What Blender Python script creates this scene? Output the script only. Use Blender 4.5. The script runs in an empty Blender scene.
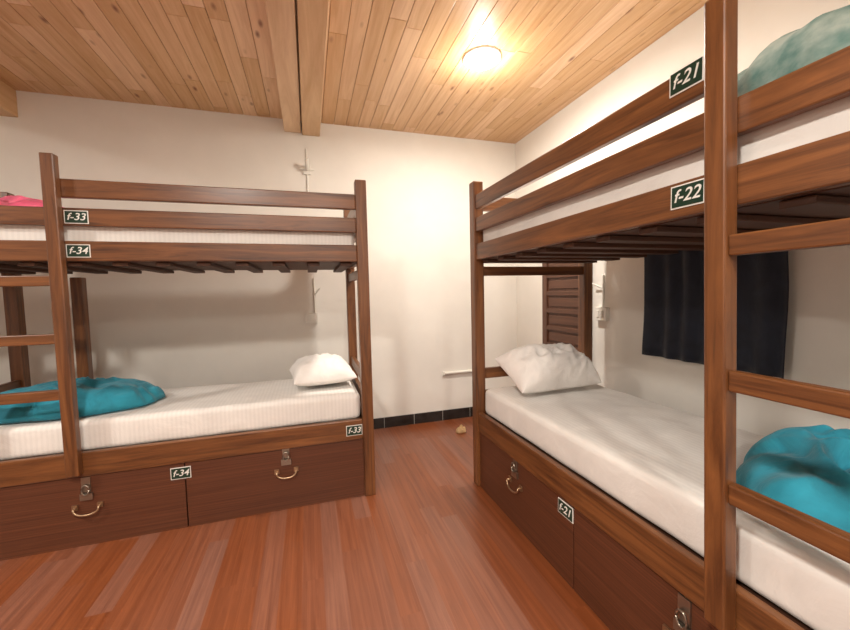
import bpy, bmesh, math, random
from mathutils import Vector, Matrix, noise
random.seed(7)
S=bpy.context.scene
COL=bpy.context.collection
# ---------------------------------------------------------------- dimensions (metres)
YL=2.352; XLR=.365; L=2.24; WL=.82
XR=1.025; YRF=2.29; WR=.92
YW=3.535; XW=2.115; HC=2.82
XWL=-4.45; YWF=-2.6
P=.068
Z1=(1.820,1.912); Z2=(1.679,1.769); Z3=(1.501,1.603); ZL=(.377,.505)

# ---------------------------------------------------------------- materials
def mat(name):
    m=bpy.data.materials.new(name); m.use_nodes=True
    nt=m.node_tree; b=nt.nodes['Principled BSDF']
    return m,nt,b
def N(nt,t,**k):
    n=nt.nodes.new(t)
    for a,v in k.items():
        if a in n.inputs: n.inputs[a].default_value=v
        else: setattr(n,a,v)
    return n
def ramp(nt,cols):
    r=nt.nodes.new('ShaderNodeValToRGB')
    e=r.color_ramp.elements
    while len(e)<len(cols): e.new(.5)
    for i,(p,c) in enumerate(cols):
        e[i].position=p; e[i].color=(*c,1)
    return r
def wood(name,dark,light,rough=.35,gs=(1.2,26),bump=.08,tint=.0,knots=False,coat=0.0,contrast=(.3,.7)):
    m,nt,b=mat(name)
    uv=N(nt,'ShaderNodeUVMap')
    mp=N(nt,'ShaderNodeMapping'); mp.inputs['Scale'].default_value=(gs[0],gs[1],1)
    nt.links.new(uv.outputs[0],mp.inputs[0])
    n1=N(nt,'ShaderNodeTexNoise',Scale=1.0,Detail=6.0,Roughness=.65,Distortion=.9)
    nt.links.new(mp.outputs[0],n1.inputs['Vector'])
    r=ramp(nt,[(contrast[0],dark),(contrast[1],light)])
    nt.links.new(n1.outputs['Fac'],r.inputs[0])
    last=r.outputs[0]
    if knots:
        mp2=N(nt,'ShaderNodeMapping'); mp2.inputs['Scale'].default_value=(4.2,11,1)
        nt.links.new(uv.outputs[0],mp2.inputs[0])
        v=N(nt,'ShaderNodeTexVoronoi',Scale=1.0); v.inputs['Randomness'].default_value=1
        nt.links.new(mp2.outputs[0],v.inputs['Vector'])
        kr=ramp(nt,[(.05,(1,1,1)),(.18,(0,0,0))])
        nt.links.new(v.outputs['Distance'],kr.inputs[0])
        n3=N(nt,'ShaderNodeTexNoise',Scale=1.3,Detail=1.0); nt.links.new(uv.outputs[0],n3.inputs['Vector'])
        kr3=ramp(nt,[(.46,(0,0,0)),(.54,(1,1,1))]); nt.links.new(n3.outputs['Fac'],kr3.inputs[0])
        mu=N(nt,'ShaderNodeMath',operation='MULTIPLY'); nt.links.new(kr.outputs[0],mu.inputs[0]); nt.links.new(kr3.outputs[0],mu.inputs[1])
        mx=N(nt,'ShaderNodeMix',data_type='RGBA'); nt.links.new(mu.outputs[0],mx.inputs['Factor'])
        nt.links.new(last,mx.inputs[6]); mx.inputs[7].default_value=(.26,.10,.04,1)
        last=mx.outputs[2]
    if tint>0:
        a=N(nt,'ShaderNodeAttribute',attribute_name='tint')
        hs=N(nt,'ShaderNodeHueSaturation')
        mr=N(nt,'ShaderNodeMapRange'); mr.inputs['To Min'].default_value=1-tint; mr.inputs['To Max'].default_value=1+tint
        nt.links.new(a.outputs['Fac'],mr.inputs['Value']); nt.links.new(mr.outputs[0],hs.inputs['Value'])
        mr2=N(nt,'ShaderNodeMapRange'); mr2.inputs['To Min'].default_value=1.12; mr2.inputs['To Max'].default_value=.88
        nt.links.new(a.outputs['Fac'],mr2.inputs['Value']); nt.links.new(mr2.outputs[0],hs.inputs['Saturation'])
        nt.links.new(last,hs.inputs['Color']); last=hs.outputs[0]
    nt.links.new(last,b.inputs['Base Color'])
    b.inputs['Roughness'].default_value=rough
    b.inputs['Coat Weight'].default_value=coat; b.inputs['Coat Roughness'].default_value=.25
    bp=N(nt,'ShaderNodeBump',Strength=bump,Distance=.004); nt.links.new(n1.outputs['Fac'],bp.inputs['Height'])
    nt.links.new(bp.outputs[0],b.inputs['Normal'])
    return m
def plain(name,c,rough=.5,metal=0,nscale=0,namt=.1,bump=0,sheen=0,em=None):
    m,nt,b=mat(name)
    b.inputs['Base Color'].default_value=(*c,1); b.inputs['Roughness'].default_value=rough; b.inputs['Metallic'].default_value=metal
    if sheen: b.inputs['Sheen Weight'].default_value=sheen
    if nscale:
        tc=N(nt,'ShaderNodeTexCoord'); n=N(nt,'ShaderNodeTexNoise',Scale=nscale,Detail=6.0,Roughness=.6)
        nt.links.new(tc.outputs['Object'],n.inputs['Vector'])
        r=ramp(nt,[(.3,tuple(x*(1-namt) for x in c)),(.7,tuple(min(1,x*(1+namt)) for x in c))])
        nt.links.new(n.outputs['Fac'],r.inputs[0]); nt.links.new(r.outputs[0],b.inputs['Base Color'])
        if bump:
            bp=N(nt,'ShaderNodeBump',Strength=bump,Distance=.01); nt.links.new(n.outputs['Fac'],bp.inputs['Height']); nt.links.new(bp.outputs[0],b.inputs['Normal'])
    if em:
        b.inputs['Emission Color'].default_value=(*em[0],1); b.inputs['Emission Strength'].default_value=em[1]
    return m
M_wood=wood('walnut_stained_wood',(.048,.014,.005),(.26,.098,.030),rough=.36,gs=(1.9,30),coat=.2,contrast=(.27,.74))
M_draw=wood('drawer_laminate',(.065,.020,.009),(.135,.045,.020),rough=.42,gs=(1.0,160),bump=.05,contrast=(.35,.65))
M_ply=wood('bunk_slat_wood',(.05,.018,.008),(.10,.038,.018),rough=.6)
M_pine=wood('pine_plank',(.60,.34,.165),(.80,.54,.32),rough=.45,gs=(1.5,24),tint=.13,knots=True,bump=.04,coat=.15,contrast=(.25,.65))
M_beam=wood('pine_beam',(.64,.40,.22),(.84,.60,.38),rough=.5,gs=(1.2,12),tint=.10,bump=.05)
M_floor=wood('laminate_floor_plank',(.145,.046,.023),(.25,.090,.047),rough=.34,gs=(1.3,42),tint=.05,bump=.02,coat=.12,contrast=(.3,.68))
M_wall=plain('cream_plaster',(.83,.80,.745),.85,nscale=2.0,namt=.04,bump=.12)
M_black=plain('black_marble_tile',(.025,.023,.022),.25,nscale=12,namt=.4)
M_grout=plain('tile_joint',(.5,.48,.44),.8)
M_green=plain('sign_green',(.008,.035,.02),.35)
M_white=plain('white_paint',(.85,.84,.80),.4)
M_plast=plain('white_plastic',(.80,.78,.72),.35)
M_steel=plain('burnished_steel',(.34,.30,.25),.3,metal=.9)
M_rod=plain('black_rod',(.03,.03,.03),.4,metal=.6)
M_brass=plain('aged_brass',(.42,.29,.18),.35,metal=.9)
M_door=wood('shutter_wood',(.065,.026,.014),(.14,.056,.03),rough=.5)
M_paper=plain('brown_paper',(.55,.36,.18),.8,nscale=20,namt=.2)
def cloth(name,c,stripe=False,bs=.25,sc=9,namt=.06):
    m,nt,b=mat(name)
    tc=N(nt,'ShaderNodeTexCoord'); n=N(nt,'ShaderNodeTexNoise',Scale=float(sc),Detail=6.0,Roughness=.55,Distortion=.8)
    nt.links.new(tc.outputs['Object'],n.inputs['Vector'])
    r=ramp(nt,[(.3,tuple(x*(1-namt) for x in c)),(.7,tuple(min(1,x*(1+namt)) for x in c))])
    nt.links.new(n.outputs['Fac'],r.inputs[0]); last=r.outputs[0]
    if stripe:
        w=N(nt,'ShaderNodeTexWave',Scale=14.0,Distortion=0.0); w.bands_direction='Y' if stripe=='Y' else 'X'
        nt.links.new(tc.outputs['Object'],w.inputs['Vector'])
        wr=ramp(nt,[(.35,(.95,.95,.95)),(.6,(1,1,1))]); nt.links.new(w.outputs['Fac'],wr.inputs[0])
        mx=N(nt,'ShaderNodeMix',data_type='RGBA',blend_type='MULTIPLY'); mx.inputs['Factor'].default_value=1
        nt.links.new(last,mx.inputs[6]); nt.links.new(wr.outputs[0],mx.inputs[7]); last=mx.outputs[2]
    nt.links.new(last,b.inputs['Base Color']); b.inputs['Roughness'].default_value=.85
    b.inputs['Sheen Weight'].default_value=.15
    bp=N(nt,'ShaderNodeBump',Strength=bs,Distance=.03); nt.links.new(n.outputs['Fac'],bp.inputs['Height']); nt.links.new(bp.outputs[0],b.inputs['Normal'])
    return m
M_sheet=cloth('white_sheet',(.78,.75,.715),stripe='X',bs=.3,sc=5)
M_pillow=cloth('white_pillowcase',(.82,.79,.76),bs=.35)
M_teal=cloth('teal_blanket',(.014,.225,.315),bs=.6,sc=7,namt=.35)
M_pink=cloth('pink_blanket',(.80,.12,.24),bs=.4,namt=.25)
M_blue=cloth('blue_blanket',(.03,.17,.33),bs=.4,namt=.25)
M_curt=cloth('navy_curtain',(.012,.016,.030),bs=.2,namt=.3)
def quilt():
    m,nt,b=mat('green_quilt')
    tc=N(nt,'ShaderNodeTexCoord'); v=N(nt,'ShaderNodeTexNoise',Scale=14.0,Detail=4.0)
    nt.links.new(tc.outputs['Object'],v.inputs['Vector'])
    r=ramp(nt,[(.35,(.09,.19,.17)),(.5,(.20,.29,.26)),(.65,(.34,.41,.37))])
    nt.links.new(v.outputs['Fac'],r.inputs[0]); nt.links.new(r.outputs[0],b.inputs['Base Color'])
    b.inputs['Roughness'].default_value=.9
    bp=N(nt,'ShaderNodeBump',Strength=.4,Distance=.02); nt.links.new(v.outputs['Fac'],bp.inputs['Height']); nt.links.new(bp.outputs[0],b.inputs['Normal'])
    return m
M_quilt=quilt()

# ---------------------------------------------------------------- mesh helpers
class MB:
    """mesh builder with grain UVs"""
    def __init__(s):
        s.bm=bmesh.new(); s.uv=s.bm.loops.layers.uv.new('UVMap'); s.t=s.bm.loops.layers.color.new('tint')
    def box(s,a,b,mi=0,swap=None,tint=None):
        lo=[min(a[i],b[i]) for i in range(3)]; hi=[max(a[i],b[i]) for i in range(3)]
        d=[hi[i]-lo[i] for i in range(3)]; ax=d.index(max(d))
        vs={}
        for i in (0,1):
            for j in (0,1):
                for k in (0,1):
                    p=((lo,hi)[i][0],(lo,hi)[j][1],(lo,hi)[k][2])
                    q=swap(p) if swap else p
                    vs[i,j,k]=(s.bm.verts.new(q),p)
        ou,ov=random.uniform(0,50),random.uniform(0,50); tn=random.random() if tint is None else tint
        fs=[((0,0,0),(0,0,1),(0,1,1),(0,1,0)),((1,0,0),(1,1,0),(1,1,1),(1,0,1)),((0,0,0),(1,0,0),(1,0,1),(0,0,1)),
            ((0,1,0),(0,1,1),(1,1,1),(1,1,0)),((0,0,0),(0,1,0),(1,1,0),(1,0,0)),((0,0,1),(1,0,1),(1,1,1),(0,1,1))]
        oth=[i for i in range(3) if i!=ax]
        for f in fs:
            face=s.bm.faces.new([vs[c][0] for c in f]); face.material_index=mi
            for lp,c in zip(face.loops,f):
                p=vs[c][1]
                lp[s.uv].uv=(p[ax]+ou,p[oth[0]]+p[oth[1]]*1.01+ov)
                lp[s.t]=(tn,tn,tn,1)
    def tube(s,pts,r,mi=0,seg=10,cap=True,smooth=True):
        pts=[Vector(p) for p in pts]; rings=[]
        up=Vector((0,0,1))
        for i,p in enumerate(pts):
            d=(pts[min(i+1,len(pts)-1)]-pts[max(i-1,0)]).normalized()
            a=d.cross(up)
            if a.length<.1: a=d.cross(Vector((1,0,0)))
            a.normalize(); b2=d.cross(a).normalized()
            rings.append([s.bm.verts.new(p+a*math.cos(t)*r+b2*math.sin(t)*r) for t in [2*math.pi*k/seg for k in range(seg)]])
        for A,B in zip(rings,rings[1:]):
            for k in range(seg):
                f=s.bm.faces.new((A[k],A[(k+1)%seg],B[(k+1)%seg],B[k])); f.material_index=mi; f.smooth=smooth
        if cap:
            for R_ in (rings[0],rings[-1]):
                f=s.bm.faces.new(R_); f.material_index=mi
    def lathe(s,c,prof,mi=0,seg=40):
        prev=None
        for (r,z) in prof:
            cur=[s.bm.verts.new((c[0]+r*math.cos(t),c[1]+r*math.sin(t),z)) for t in [2*math.pi*k/seg for k in range(seg)]]
            if prev:
                for k in range(seg):
                    f=s.bm.faces.new((prev[k],prev[(k+1)%seg],cur[(k+1)%seg],cur[k])); f.material_index=mi; f.smooth=True
            prev=cur
        return prev
    def done(s,name,mats,parent=None,bevel=0,recalc=True):
        if recalc: bmesh.ops.recalc_face_normals(s.bm,faces=s.bm.faces[:])
        me=bpy.data.meshes.new(name); s.bm.to_mesh(me); s.bm.free()
        for m in mats: me.materials.append(m)
        o=bpy.data.objects.new(name,me); COL.objects.link(o)
        if bevel:
            bv=o.modifiers.new('bevel','BEVEL'); bv.width=bevel; bv.segments=2; bv.limit_method='ANGLE'
        if parent: setp(o,parent)
        return o
def setp(o,parent):
    o.parent=parent; o.matrix_parent_inverse=Matrix.Translation(-Vector(parent.location))
def empty(name,loc):
    e=bpy.data.objects.new(name,None); e.location=loc; e.empty_display_size=.1; COL.objects.link(e); return e

# ---------------------------------------------------------------- room
def slab(name,a,b,m):
    k=MB(); k.box(a,b); return k.done(name,[m])
T=.12
slab('wall_back',(XWL-T,YW,0),(XW+T,YW+T,HC+.2),M_wall)
slab('wall_right',(XW,YWF,0),(XW+T,YW,HC+.2),M_wall)
slab('wall_left',(XWL-T,YWF,0),(XWL,YW,HC+.2),M_wall)
slab('wall_front',(XWL-T,YWF-T,0),(XW+T,YWF,HC+.2),M_wall)
k=MB()
w=.095; x=XWL
while x<XW:
    y=YWF-random.uniform(0,.9)
    while y<YW:
        l=random.choice((.9,1.2,1.2)); 
        a,b=max(y,YWF),min(y+l,YW)
        if b>a: k.box((x,a,-.04),(min(x+w,XW),b,0))
        y+=l
    x+=w
k.done('floor',[M_floor])
k=MB(); w=.105; x=XWL
while x<XW:
    y=YWF-random.uniform(0,.6)
    while y<YW:
        l=random.uniform(.5,1.5)
        a,b=max(y,YWF),min(y+l,YW)
        if b>a: k.box((x+.0015,a+.001,HC),(min(x+w,XW)-.0015,b-.001,HC+.03))
        y+=l
    x+=w
k.box((XWL,YWF,HC+.012),(XW,YW,HC+.06),tint=0.2)
k.done('ceiling',[M_pine],bevel=.002)
k=MB()
k.box((-.145,YWF,2.715),(-.008,YW,HC),tint=.8); k.box((.002,YWF,2.700),(.15,YW,HC),tint=.35)
k.done('ceiling_beam',[M_beam],bevel=.004)
k=MB(); k.box((-2.30,YWF,2.63),(-1.955,YW,HC),tint=.2); k.done('ceiling_beam',[M_beam],bevel=.004)
def skirt(name,horizontal,a,b,pos):
    k=MB(); c=a
    while c<b:
        e=min(c+.30,b)
        if horizontal: k.box((c+.002,pos-.012,0),(e-.002,pos,.10)); k.box((e-.002,pos-.010,0),(e+.002,pos,.10),1)
        else:
            k.box((pos-.012,c+.002,0),(pos,e-.002,.10)); k.box((pos-.010,e-.002,0),(pos,e+.002,.10),1)
        c=e
    k.done(name,[M_black,M_grout])
skirt('baseboard_back',True,XWL,XW-.012,YW)
skirt('baseboard_right',False,YWF,2.38,XW)

# ---------------------------------------------------------------- bunk beds
def hardware(k,x,z,y,sw):
    k.box((x-.020,y-.006,z+.005),(x+.020,y,z+.085),0,sw)
    k.box((x-.028,y-.012,z-.035),(x+.028,y,z-.0),0,sw)
    def tb(pts,r,mi,seg=8): k.tube([sw(p) for p in pts],r,mi,seg)
    tb([(x+.017*math.cos(t),y-.016,z+.02+.026*math.sin(t)) for t in [math.pi*2*i/12 for i in range(13)]],.004,0)
    for sx in (-.055,.055):
        k.box((x+sx-.013,y-.008,z-.085),(x+sx+.013,y,z-.058),1,sw)
        tb([(x+sx,y,z-.072),(x+sx,y-.022,z-.072)],.006,1)
    pts=[]
    for i in range(15):
        t=math.pi*i/14
        pts.append((x-.055*math.cos(t),y-.022-.006*math.sin(t),z-.072-.036*max(0,math.sin(t))**.7))
    tb(pts,.005,1)
def sign(parent,txt,c,facing,sw):
    k=MB(); x,y,z=c
    k.box((x-.050,y-.003,z-.033),(x+.050,y,z+.033),0,sw); k.box((x-.046,y-.0045,z-.029),(x+.046,y-.003,z+.029),1,sw)
    k.done('number_sign_'+txt.replace('-','_'),[M_white,M_green],parent)
    cu=bpy.data.curves.new('sign_text','FONT'); cu.body=txt; cu.size=.050; cu.align_x='CENTER'; cu.align_y='CENTER'; cu.extrude=.0006; cu.shear=.25; cu.offset=.0004
    cu.materials.append(M_white)
    o=bpy.data.objects.new('sign_text_'+txt.replace('-','_'),cu); COL.objects.link(o)
    o.location=sw((x,y-.0055,z)); o.rotation_euler=(math.pi/2,0,0 if facing=='S' else -math.pi/2)
    setp(o,parent)
def bunk(loc,sw,W,signs,facing,latches,seam,LS,lw=.056,lean=0,rungs=(.80,1.085,1.375)):
    e=empty('bunk_bed',loc)
    k=MB(); B=lambda a,b,mi=0:k.box(a,b,mi,sw)
    for px in (0,L-P):
        for py in (0,W-P): B((px,py,0),(px+P,py+P,2.0))
    t0,t1=.010,.042
    for (za,zb),xa in ((Z1,LS+.012),(Z2,P),(Z3,P),(ZL,P)):
        B((xa,t0,za),(L-P,t1,zb))
        if za!=Z1[0]: B((P,W-t1,za),(L-P,W-t0,zb))
        for px in (.02,L-.052): B((px,P,za),(px+.032,W-P,zb))
    for px in (.02,L-.052):
        B((px,P,.55),(px+.032,W-P,.64)); B((px,P,.72),(px+.032,W-P,.79)); B((px,P,1.40),(px+.032,W-P,1.46))
    B((LS-.315,W-t1-.062,.515),(LS-.25,W-t1-.001,1.453))
    sl=lambda p:sw((p[0]-(2.0-p[2])*lean,p[1],p[2]))
    LR=LS-.40; ld=-.036
    k.box((LS-lw/2,ld,.40),(LS+lw/2,.0095,2.02),0,sl)
    k.box((LR-lw/2,ld,.40),(LR+lw/2,.0095,2.02),0,sl)
    for z in rungs: k.box((LR+lw/2,-.026,z),(LS-lw/2,.004,z+.052),0,sl)
    k.done('frame',[M_wood],e,bevel=.005)
    k=MB(); B=lambda a,b,mi=0:k.box(a,b,mi,sw)
    n=11
    for i in range(n):
        xs=P+.03+(L-2*P-.13)*i/(n-1); B((xs,.045,1.478),(xs+.07,W-.045,1.497))
    B((P+.002,.045,1.499),(L-P-.002,W-.045,1.512))
    B((P+.002,.045,.47),(L-P-.002,W-.045,.486))
    k.done('slats',[M_ply],e,bevel=.003)
    k=MB(); B=lambda a,b,mi=0:k.box(a,b,mi,sw)
    m=seam
    B((P,.020,.0),(m-.003,.045,.374)); B((m+.003,.020,.0),(L-P,.045,.374))
    B((P,W-.045,.0),(L-P,W-.02,.374))
    for px in (.02,L-.05): B((px,P,0),(px+.03,W-P,.374))
    B((m-.02,.045,0),(m+.02,W-.045,.40))
    k.done('locker_drawers',[M_draw],e,bevel=.002)
    k=MB()
    for hx,hz in latches: hardware(k,hx,hz,.020,sw)
    k.done('latches_and_handles',[M_steel,M_brass],e)
    for s_ in signs: sign(e,s_[0],s_[1],facing,sw)
    return e
def softbox(name,a,b,r,m,sw=lambda p:p,amp=.004,dx=.03,seed=0,top=.012):
    def cs(lo,hi):
        c=[lo,lo+r*.3,lo+r*.65,lo+r]; n=max(2,int((hi-lo-2*r)/dx))
        c+= [lo+r+(hi-lo-2*r)*i/n for i in range(1,n)]
        c+=[hi-r,hi-r*.65,hi-r*.3,hi]; return c
    C=[cs(a[i],b[i]) for i in range(3)]
    bm=bmesh.new(); cache={}
    def V(p):
        key=tuple(round(c,5) for c in p)
        if key in cache: return cache[key]
        q=Vector([min(max(p[i],a[i]+r),b[i]-r) for i in range(3)]); d=Vector(p)-q
        if d.length>1e-9: d=d.normalized()*r
        P_=q+d; nz=noise.noise(Vector((P_.x*5+seed,P_.y*5,P_.z*6)))
        nrm=d.normalized() if d.length>1e-9 else Vector((0,0,1))
        fold=abs(noise.noise(Vector((P_.x*3.2+seed*3,P_.y*7+noise.noise(P_*3)*2,seed))))
        P_=P_+nrm*(nz*amp)
        if nrm.z>.5: P_.z+= top*(fold-.3)
        cache[key]=bm.verts.new(sw(P_)); return cache[key]
    for ax in range(3):
        o1,o2=[i for i in range(3) if i!=ax]
        for side in (a[ax],b[ax]):
            for i in range(len(C[o1])-1):
                for j in range(len(C[o2])-1):
                    q=[]
                    for (ii,jj) in ((i,j),(i+1,j),(i+1,j+1),(i,j+1)):
                        p=[0,0,0]; p[ax]=side; p[o1]=C[o1][ii]; p[o2]=C[o2][jj]; q.append(V(p))
                    try: f=bm.faces.new(q); f.smooth=True
                    except ValueError: pass
    bmesh.ops.recalc_face_normals(bm,faces=bm.faces[:])
    me=bpy.data.meshes.new(name); bm.to_mesh(me); bm.free(); me.materials.append(m)
    o=bpy.data.objects.new(name,me); COL.objects.link(o); return o
def heap(name,c,rx,ry,h,m,seed,rot=0,fr=5,rough=.5,n=3.0,tilt=0):
    bm=bmesh.new(); rings=46; seg=130
    ctr=bm.verts.new((0,0,0)); rows=[]
    def pos(r,t):
        R=1+.16*noise.noise(Vector((math.cos(t)*1.6+seed,math.sin(t)*1.6,seed)))+.03*noise.noise(Vector((math.cos(t)*6+seed,math.sin(t)*6,3)))
        e=2.6; ct,st=math.cos(t),math.sin(t)
        sq=(abs(ct)**e+abs(st)**e)**(-1/e)
        x=rx*R*r*ct*sq; y=ry*R*r*st*sq
        base=max(0,1-r**n)**.55
        p=Vector((x*fr+seed*7,y*fr,seed))
        q=p+Vector((noise.noise(p*.8),noise.noise(p*.8+Vector((9,9,9))),0))*1.2
        nn=noise.noise(q); rid=1-math.sqrt(nn*nn+.006)*2.2
        n2=noise.noise(q*2.3); rid2=1-math.sqrt(n2*n2+.01)*2
        low=noise.noise(Vector((x*3+seed,y*3,1)))
        z=h*base*((1-rough)+rough*.75*rid+rough*.22*rid2+.3*low+tilt*x/rx)
        return Vector((x,y,max(z,.004 if r<1 else 0)))
    ctr.co=pos(0.001,0)
    for i in range(1,rings+1):
        r=(i/rings)**.8
        rows.append([bm.verts.new(pos(r,2*math.pi*j/seg)) for j in range(seg)])
    for j in range(seg): bm.faces.new((ctr,rows[0][j],rows[0][(j+1)%seg]))
    for A,B in zip(rows,rows[1:]):
        for j in range(seg): bm.faces.new((A[j],B[j],B[(j+1)%seg],A[(j+1)%seg]))
    bm.faces.new(rows[-1][::-1])
    for f in bm.faces: f.smooth=True
    bmesh.ops.recalc_face_normals(bm,faces=bm.faces[:])
    me=bpy.data.meshes.new(name); bm.to_mesh(me); bm.free(); me.materials.append(m)
    o=bpy.data.objects.new(name,me); o.location=c; o.rotation_euler=(0,0,rot); COL.objects.link(o); return o
def pillow(name,c,ax,ay,h,m,seed,rot=(0,0,0)):
    bm=bmesh.new(); n=56; top={};bot={}
    for i in range(n+1):
        for j in range(n+1):
            x=-1+2*i/n; y=-1+2*j/n
            x=math.sin(x*math.pi/2); y=math.sin(y*math.pi/2)
            t=(max(0,1-abs(x)**3)**.5)*(max(0,1-abs(y)**3)**.5)
            px=x*ax*(1-.05*(1-y*y)); py=y*ay*(1-.06*(1-x*x))
            v=Vector((px*7+seed,py*7,seed)); w=1-abs(noise.noise(v+Vector((noise.noise(v),noise.noise(v+Vector((5,5,5))),0))*1.3))*2
            v2=v*2.4; w2=1-abs(noise.noise(v2))*2
            zt=h*t*(.88+.15*w+.04*w2+.22*noise.noise(Vector((px*4,py*4,seed)))); zb=-h*.42*t
            zt+=.010*w*t
            top[i,j]=bm.verts.new((px,py,zt))
            bot[i,j]=top[i,j] if i in(0,n) or j in (0,n) else bm.verts.new((px,py,zb))
    for i in range(n):
        for j in range(n):
            f=bm.faces.new((top[i,j],top[i+1,j],top[i+1,j+1],top[i,j+1])); f.smooth=True
            q=(bot[i,j],bot[i,j+1],bot[i+1,j+1],bot[i+1,j])
            try: f=bm.faces.new(q); f.smooth=True
            except ValueError: pass
    bmesh.ops.recalc_face_normals(bm,faces=bm.faces[:])
    me=bpy.data.meshes.new(name); bm.to_mesh(me); bm.free(); me.materials.append(m)
    o=bpy.data.objects.new(name,me); o.location=c; o.rotation_euler=rot; COL.objects.link(o); return o

XA=XLR-L
lsA=-1.190-XA
swA=lambda p:(XA+p[0],YL+p[1],p[2])
cA=-.755-XA
sA=[('f-33',(lsA+.082,.010,1.722)),('f-34',(lsA+.080,.010,1.552)),('f-34',(cA+.03,.020,.32)),('f-33',(L-P-.055,.010,.44))]
bunk((XA+L/2,YL+WL/2,0),swA,WL,sA,'S',((-1.16-XA,.285),(-.17-XA,.315)),cA+.05,lsA)
YB=YRF-L
lsB=.715-YB
swB=lambda p:(XR+p[1],YB+p[0],p[2])
sB=[('f-21',(lsB+.104,.010,1.885)),('f-22',(lsB+.094,.010,1.560)),('f-21',(1.35-YB,.020,.33))]
bunk((XR+WR/2,YB+L/2,0),swB,WR,sB,'W',((1.77-YB,.315),(.80-YB,.285)),1.30-YB,lsB,lw=.054,lean=.022,rungs=(.745,1.035,1.375))
XC=-2.12-L
swC=lambda p:(XC+p[0],YL+p[1],p[2])
bunk((XC+L/2,YL+WL/2,0),swC,WL,[],'S',((.5,.27),(1.6,.27)),L/2,.60)
for sw,W,sd in ((swA,WL,1),(swB,WR,2),(swC,WL,3)):
    softbox('mattress',(P+.006,.050,.492),(L-P-.006,W-.112,.665),.035,M_sheet,sw,seed=sd)
    softbox('mattress',(P+.006,.050,1.517),(L-P-.006,W-.050,1.745),.035,M_sheet,sw,seed=sd+5)
pillow('pillow',(.065,YL+.42,.735),.205,.25,.125,M_pillow,2.3,(.0,0,.1))
pillow('pillow',(1.42,2.015,.79),.29,.17,.16,M_pillow,6.1,(.45,0,.05))
heap('blanket',(-1.40,YL+.36,.676),.47,.26,.18,M_teal,1.7,rough=.45)
heap('blanket',(1.51,.62,.678),.33,.28,.19,M_teal,4.2,rot=.2,rough=.46)
heap('blanket',(1.50,.69,1.757),.33,.30,.27,M_quilt,12.6,rot=.1,rough=.26,fr=4,n=5)
heap('blanket',(1.32,1.08,1.757),.15,.08,.09,M_blue,2.9,rot=.1,rough=.3)
heap('blanket',(-1.50,YL+.40,1.757),.28,.28,.15,M_pink,3.3)
heap('paper_bag',(1.30,3.17,0.001),.05,.045,.06,M_paper,5.5,fr=14)

# ---------------------------------------------------------------- right wall things
k=MB(); y0,y1=2.41,3.01; xf=XW-.046
k.box((XW-.03,y0,0.002),(XW-.002,y1,1.95))
for a,b in ((y0,y0+.07),(y1-.07,y1)): k.box((xf,a,0.002),(XW-.03,b,1.95))
zz=[0.002]+[.16+.155*i for i in range(12)]
for z in zz: 
    a,b=y0+.07,y1-.07
    k.box((xf,a,z),(XW-.03,b,z+.04))
    if z<1.8: k.box((xf+.006,a+.03,z+.06),(XW-.03,b-.03,z+.135))
k.done('door_1',[M_door],bevel=.005)
e=empty('curtain',(XW-.05,1.5,1.6))
bm=bmesh.new(); nx=120; nz=14; y0,y1=1.13,1.88; g={}
for i in range(nx+1):
    for j in range(nz+1):
        t=i/nx; z=.87+(1.62-.87)*j/nz
        d=.012*math.sin(t*30+math.sin(t*9)*1.6)*(1-.3*j/nz)+.008*noise.noise(Vector((t*8,z*3,0)))
        g[i,j]=bm.verts.new((XW-.06+d,y0+(y1-y0)*t+.004*math.sin(z*9),z))
for i in range(nx):
    for j in range(nz):
        f=bm.faces.new((g[i,j],g[i+1,j],g[i+1,j+1],g[i,j+1])); f.smooth=True
me=bpy.data.meshes.new('cloth'); bm.to_mesh(me); bm.free(); me.materials.append(M_curt)
o=bpy.data.objects.new('cloth',me); COL.objects.link(o); so=o.modifiers.new('s','SOLIDIFY'); so.thickness=.003; setp(o,e)
k=MB(); k.tube([(XW-.06,1.05,1.63),(XW-.06,1.98,1.63)],.010)
for y in (1.07,1.96): k.tube([(XW-.06,y,1.63),(XW-.001,y,1.63)],.007)
k.done('rod',[M_rod],e)
k=MB(); k.box((XW-.035,2.24,1.06),(XW,2.35,1.16)); k.box((XW-.040,2.262,1.085),(XW-.035,2.285,1.135)); k.box((XW-.040,2.305,1.085),(XW-.035,2.33,1.135))
k.tube([(XW-.012,2.29,1.16),(XW-.012,2.29,1.40)],.008); k.tube([(XW-.012,2.29,1.30),(XW-.04,2.37,1.34)],.006)
k.done('wall_socket',[M_plast],bevel=.002)
k=MB(); k.box((-.04,YW-.035,1.05),(.07,YW,1.14)); k.box((-.02,YW-.040,1.07),(.005,YW-.035,1.12)); k.box((.03,YW-.040,1.07),(.055,YW-.035,1.12))
k.tube([(.05,YW-.01,1.14),(.05,YW-.01,1.45)],.008)
k.tube([(.05,YW-.03,1.30),(.10,YW-.05,1.36)],.007)
k.done('wall_socket',[M_plast],bevel=.002)
k=MB(); k.tube([(0.03,YW-.008,2.20),(0.03,YW-.008,2.58)],.006); k.box((0,YW-.02,2.36),(.06,YW,2.44)); k.tube([(0.03,YW-.02,2.40),(0.03,YW-.07,2.43),(0.03,YW-.10,2.47)],.016)
k.tube([(-.03,YW-.03,2.40),(.09,YW-.03,2.40)],.007)
k.done('wall_lamp_holder',[M_plast],bevel=.002)
k=MB(); k.tube([(1.28,YW-.014,.48),(1.58,YW-.014,.48)],.015); k.box((1.26,YW-.02,.46),(1.285,YW,.50)); k.box((1.575,YW-.02,.46),(1.6,YW,.50))
k.done('wall_pipe',[M_plast],bevel=.002)

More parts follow.
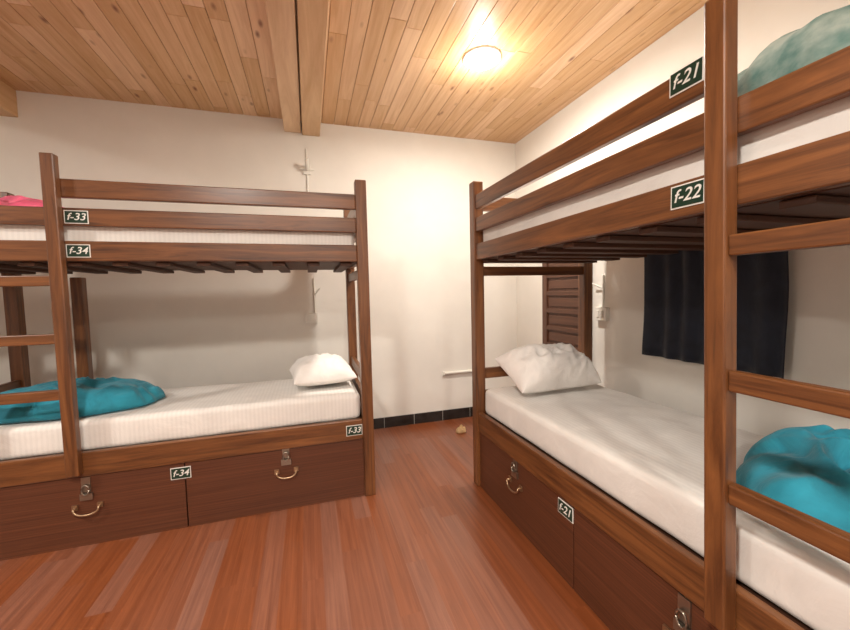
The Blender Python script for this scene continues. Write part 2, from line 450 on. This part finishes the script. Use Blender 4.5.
# ---------------------------------------------------------------- downlights
M_glow=plain('lamp_glow',(1,1,1),.5,em=((1,.97,.91),45))
def downlight(x,y,power,r=.085,col=(1,.93,.83),point=0):
    e=empty('ceiling_downlight',(x,y,HC))
    k=MB(); k.lathe((x,y),[(r*1.25,HC+.002),(r*1.25,HC-.006),(r*1.18,HC-.012),(r,HC-.014),(r,HC-.008)],0)
    last=k.lathe((x,y),[(r,HC-.010),(r*.97,HC-.022),(r*.8,HC-.034),(r*.5,HC-.042),(r*.15,HC-.045)],1)
    f=k.bm.faces.new(last); f.material_index=1
    k.done('fixture',[M_white,M_glow],e)
    ld=bpy.data.lights.new('bulb','AREA'); ld.shape='DISK'; ld.size=r*1.9; ld.energy=power; ld.color=col; ld.spread=math.radians(178)
    o=bpy.data.objects.new('bulb',ld); o.location=(x,y,HC-.05); COL.objects.link(o); setp(o,e)
    if point:
        ld=bpy.data.lights.new('bulb_glow','POINT'); ld.energy=point; ld.color=col; ld.shadow_soft_size=.03
        o=bpy.data.objects.new('bulb_glow',ld); o.location=(x,y,HC-.15); COL.objects.link(o); setp(o,e)
downlight(1.142,2.312,38,r=.10,point=12)
downlight(-.75,-.1,76,r=.16)  # unseen fixture behind the camera, added and enlarged for soft, even light
downlight(.2,-1.7,86,r=.16)  # unseen fixture added far back to light the wall under the bunk
downlight(-2.9,1.0,55,r=.16)  # unseen fixture off to the left, added to even out the light

W=bpy.data.worlds.new('world'); S.world=W; W.use_nodes=True
W.node_tree.nodes['Background'].inputs[0].default_value=(1,.92,.82,1); W.node_tree.nodes['Background'].inputs[1].default_value=.15

# ---------------------------------------------------------------- camera
f=375.16; yaw=math.radians(17.133); pit=math.radians(3.475); ro=math.radians(1.313)
F=Vector((math.sin(yaw)*math.cos(pit),math.cos(yaw)*math.cos(pit),-math.sin(pit)))
R0=Vector((math.cos(yaw),-math.sin(yaw),0)); U0=R0.cross(F)
R=R0*math.cos(ro)-U0*math.sin(ro); U=U0*math.cos(ro)+R0*math.sin(ro)
cd=bpy.data.cameras.new('camera'); cam=bpy.data.objects.new('camera',cd); COL.objects.link(cam)
cd.sensor_width=36; cd.lens=f/850*36; cd.clip_start=.02
m=Matrix((R,U,-F)).transposed().to_4x4(); m.translation=(0,0,1.302); cam.matrix_world=m
S.camera=cam
S.view_settings.view_transform='Standard'; S.view_settings.look='None'; S.view_settings.exposure=0
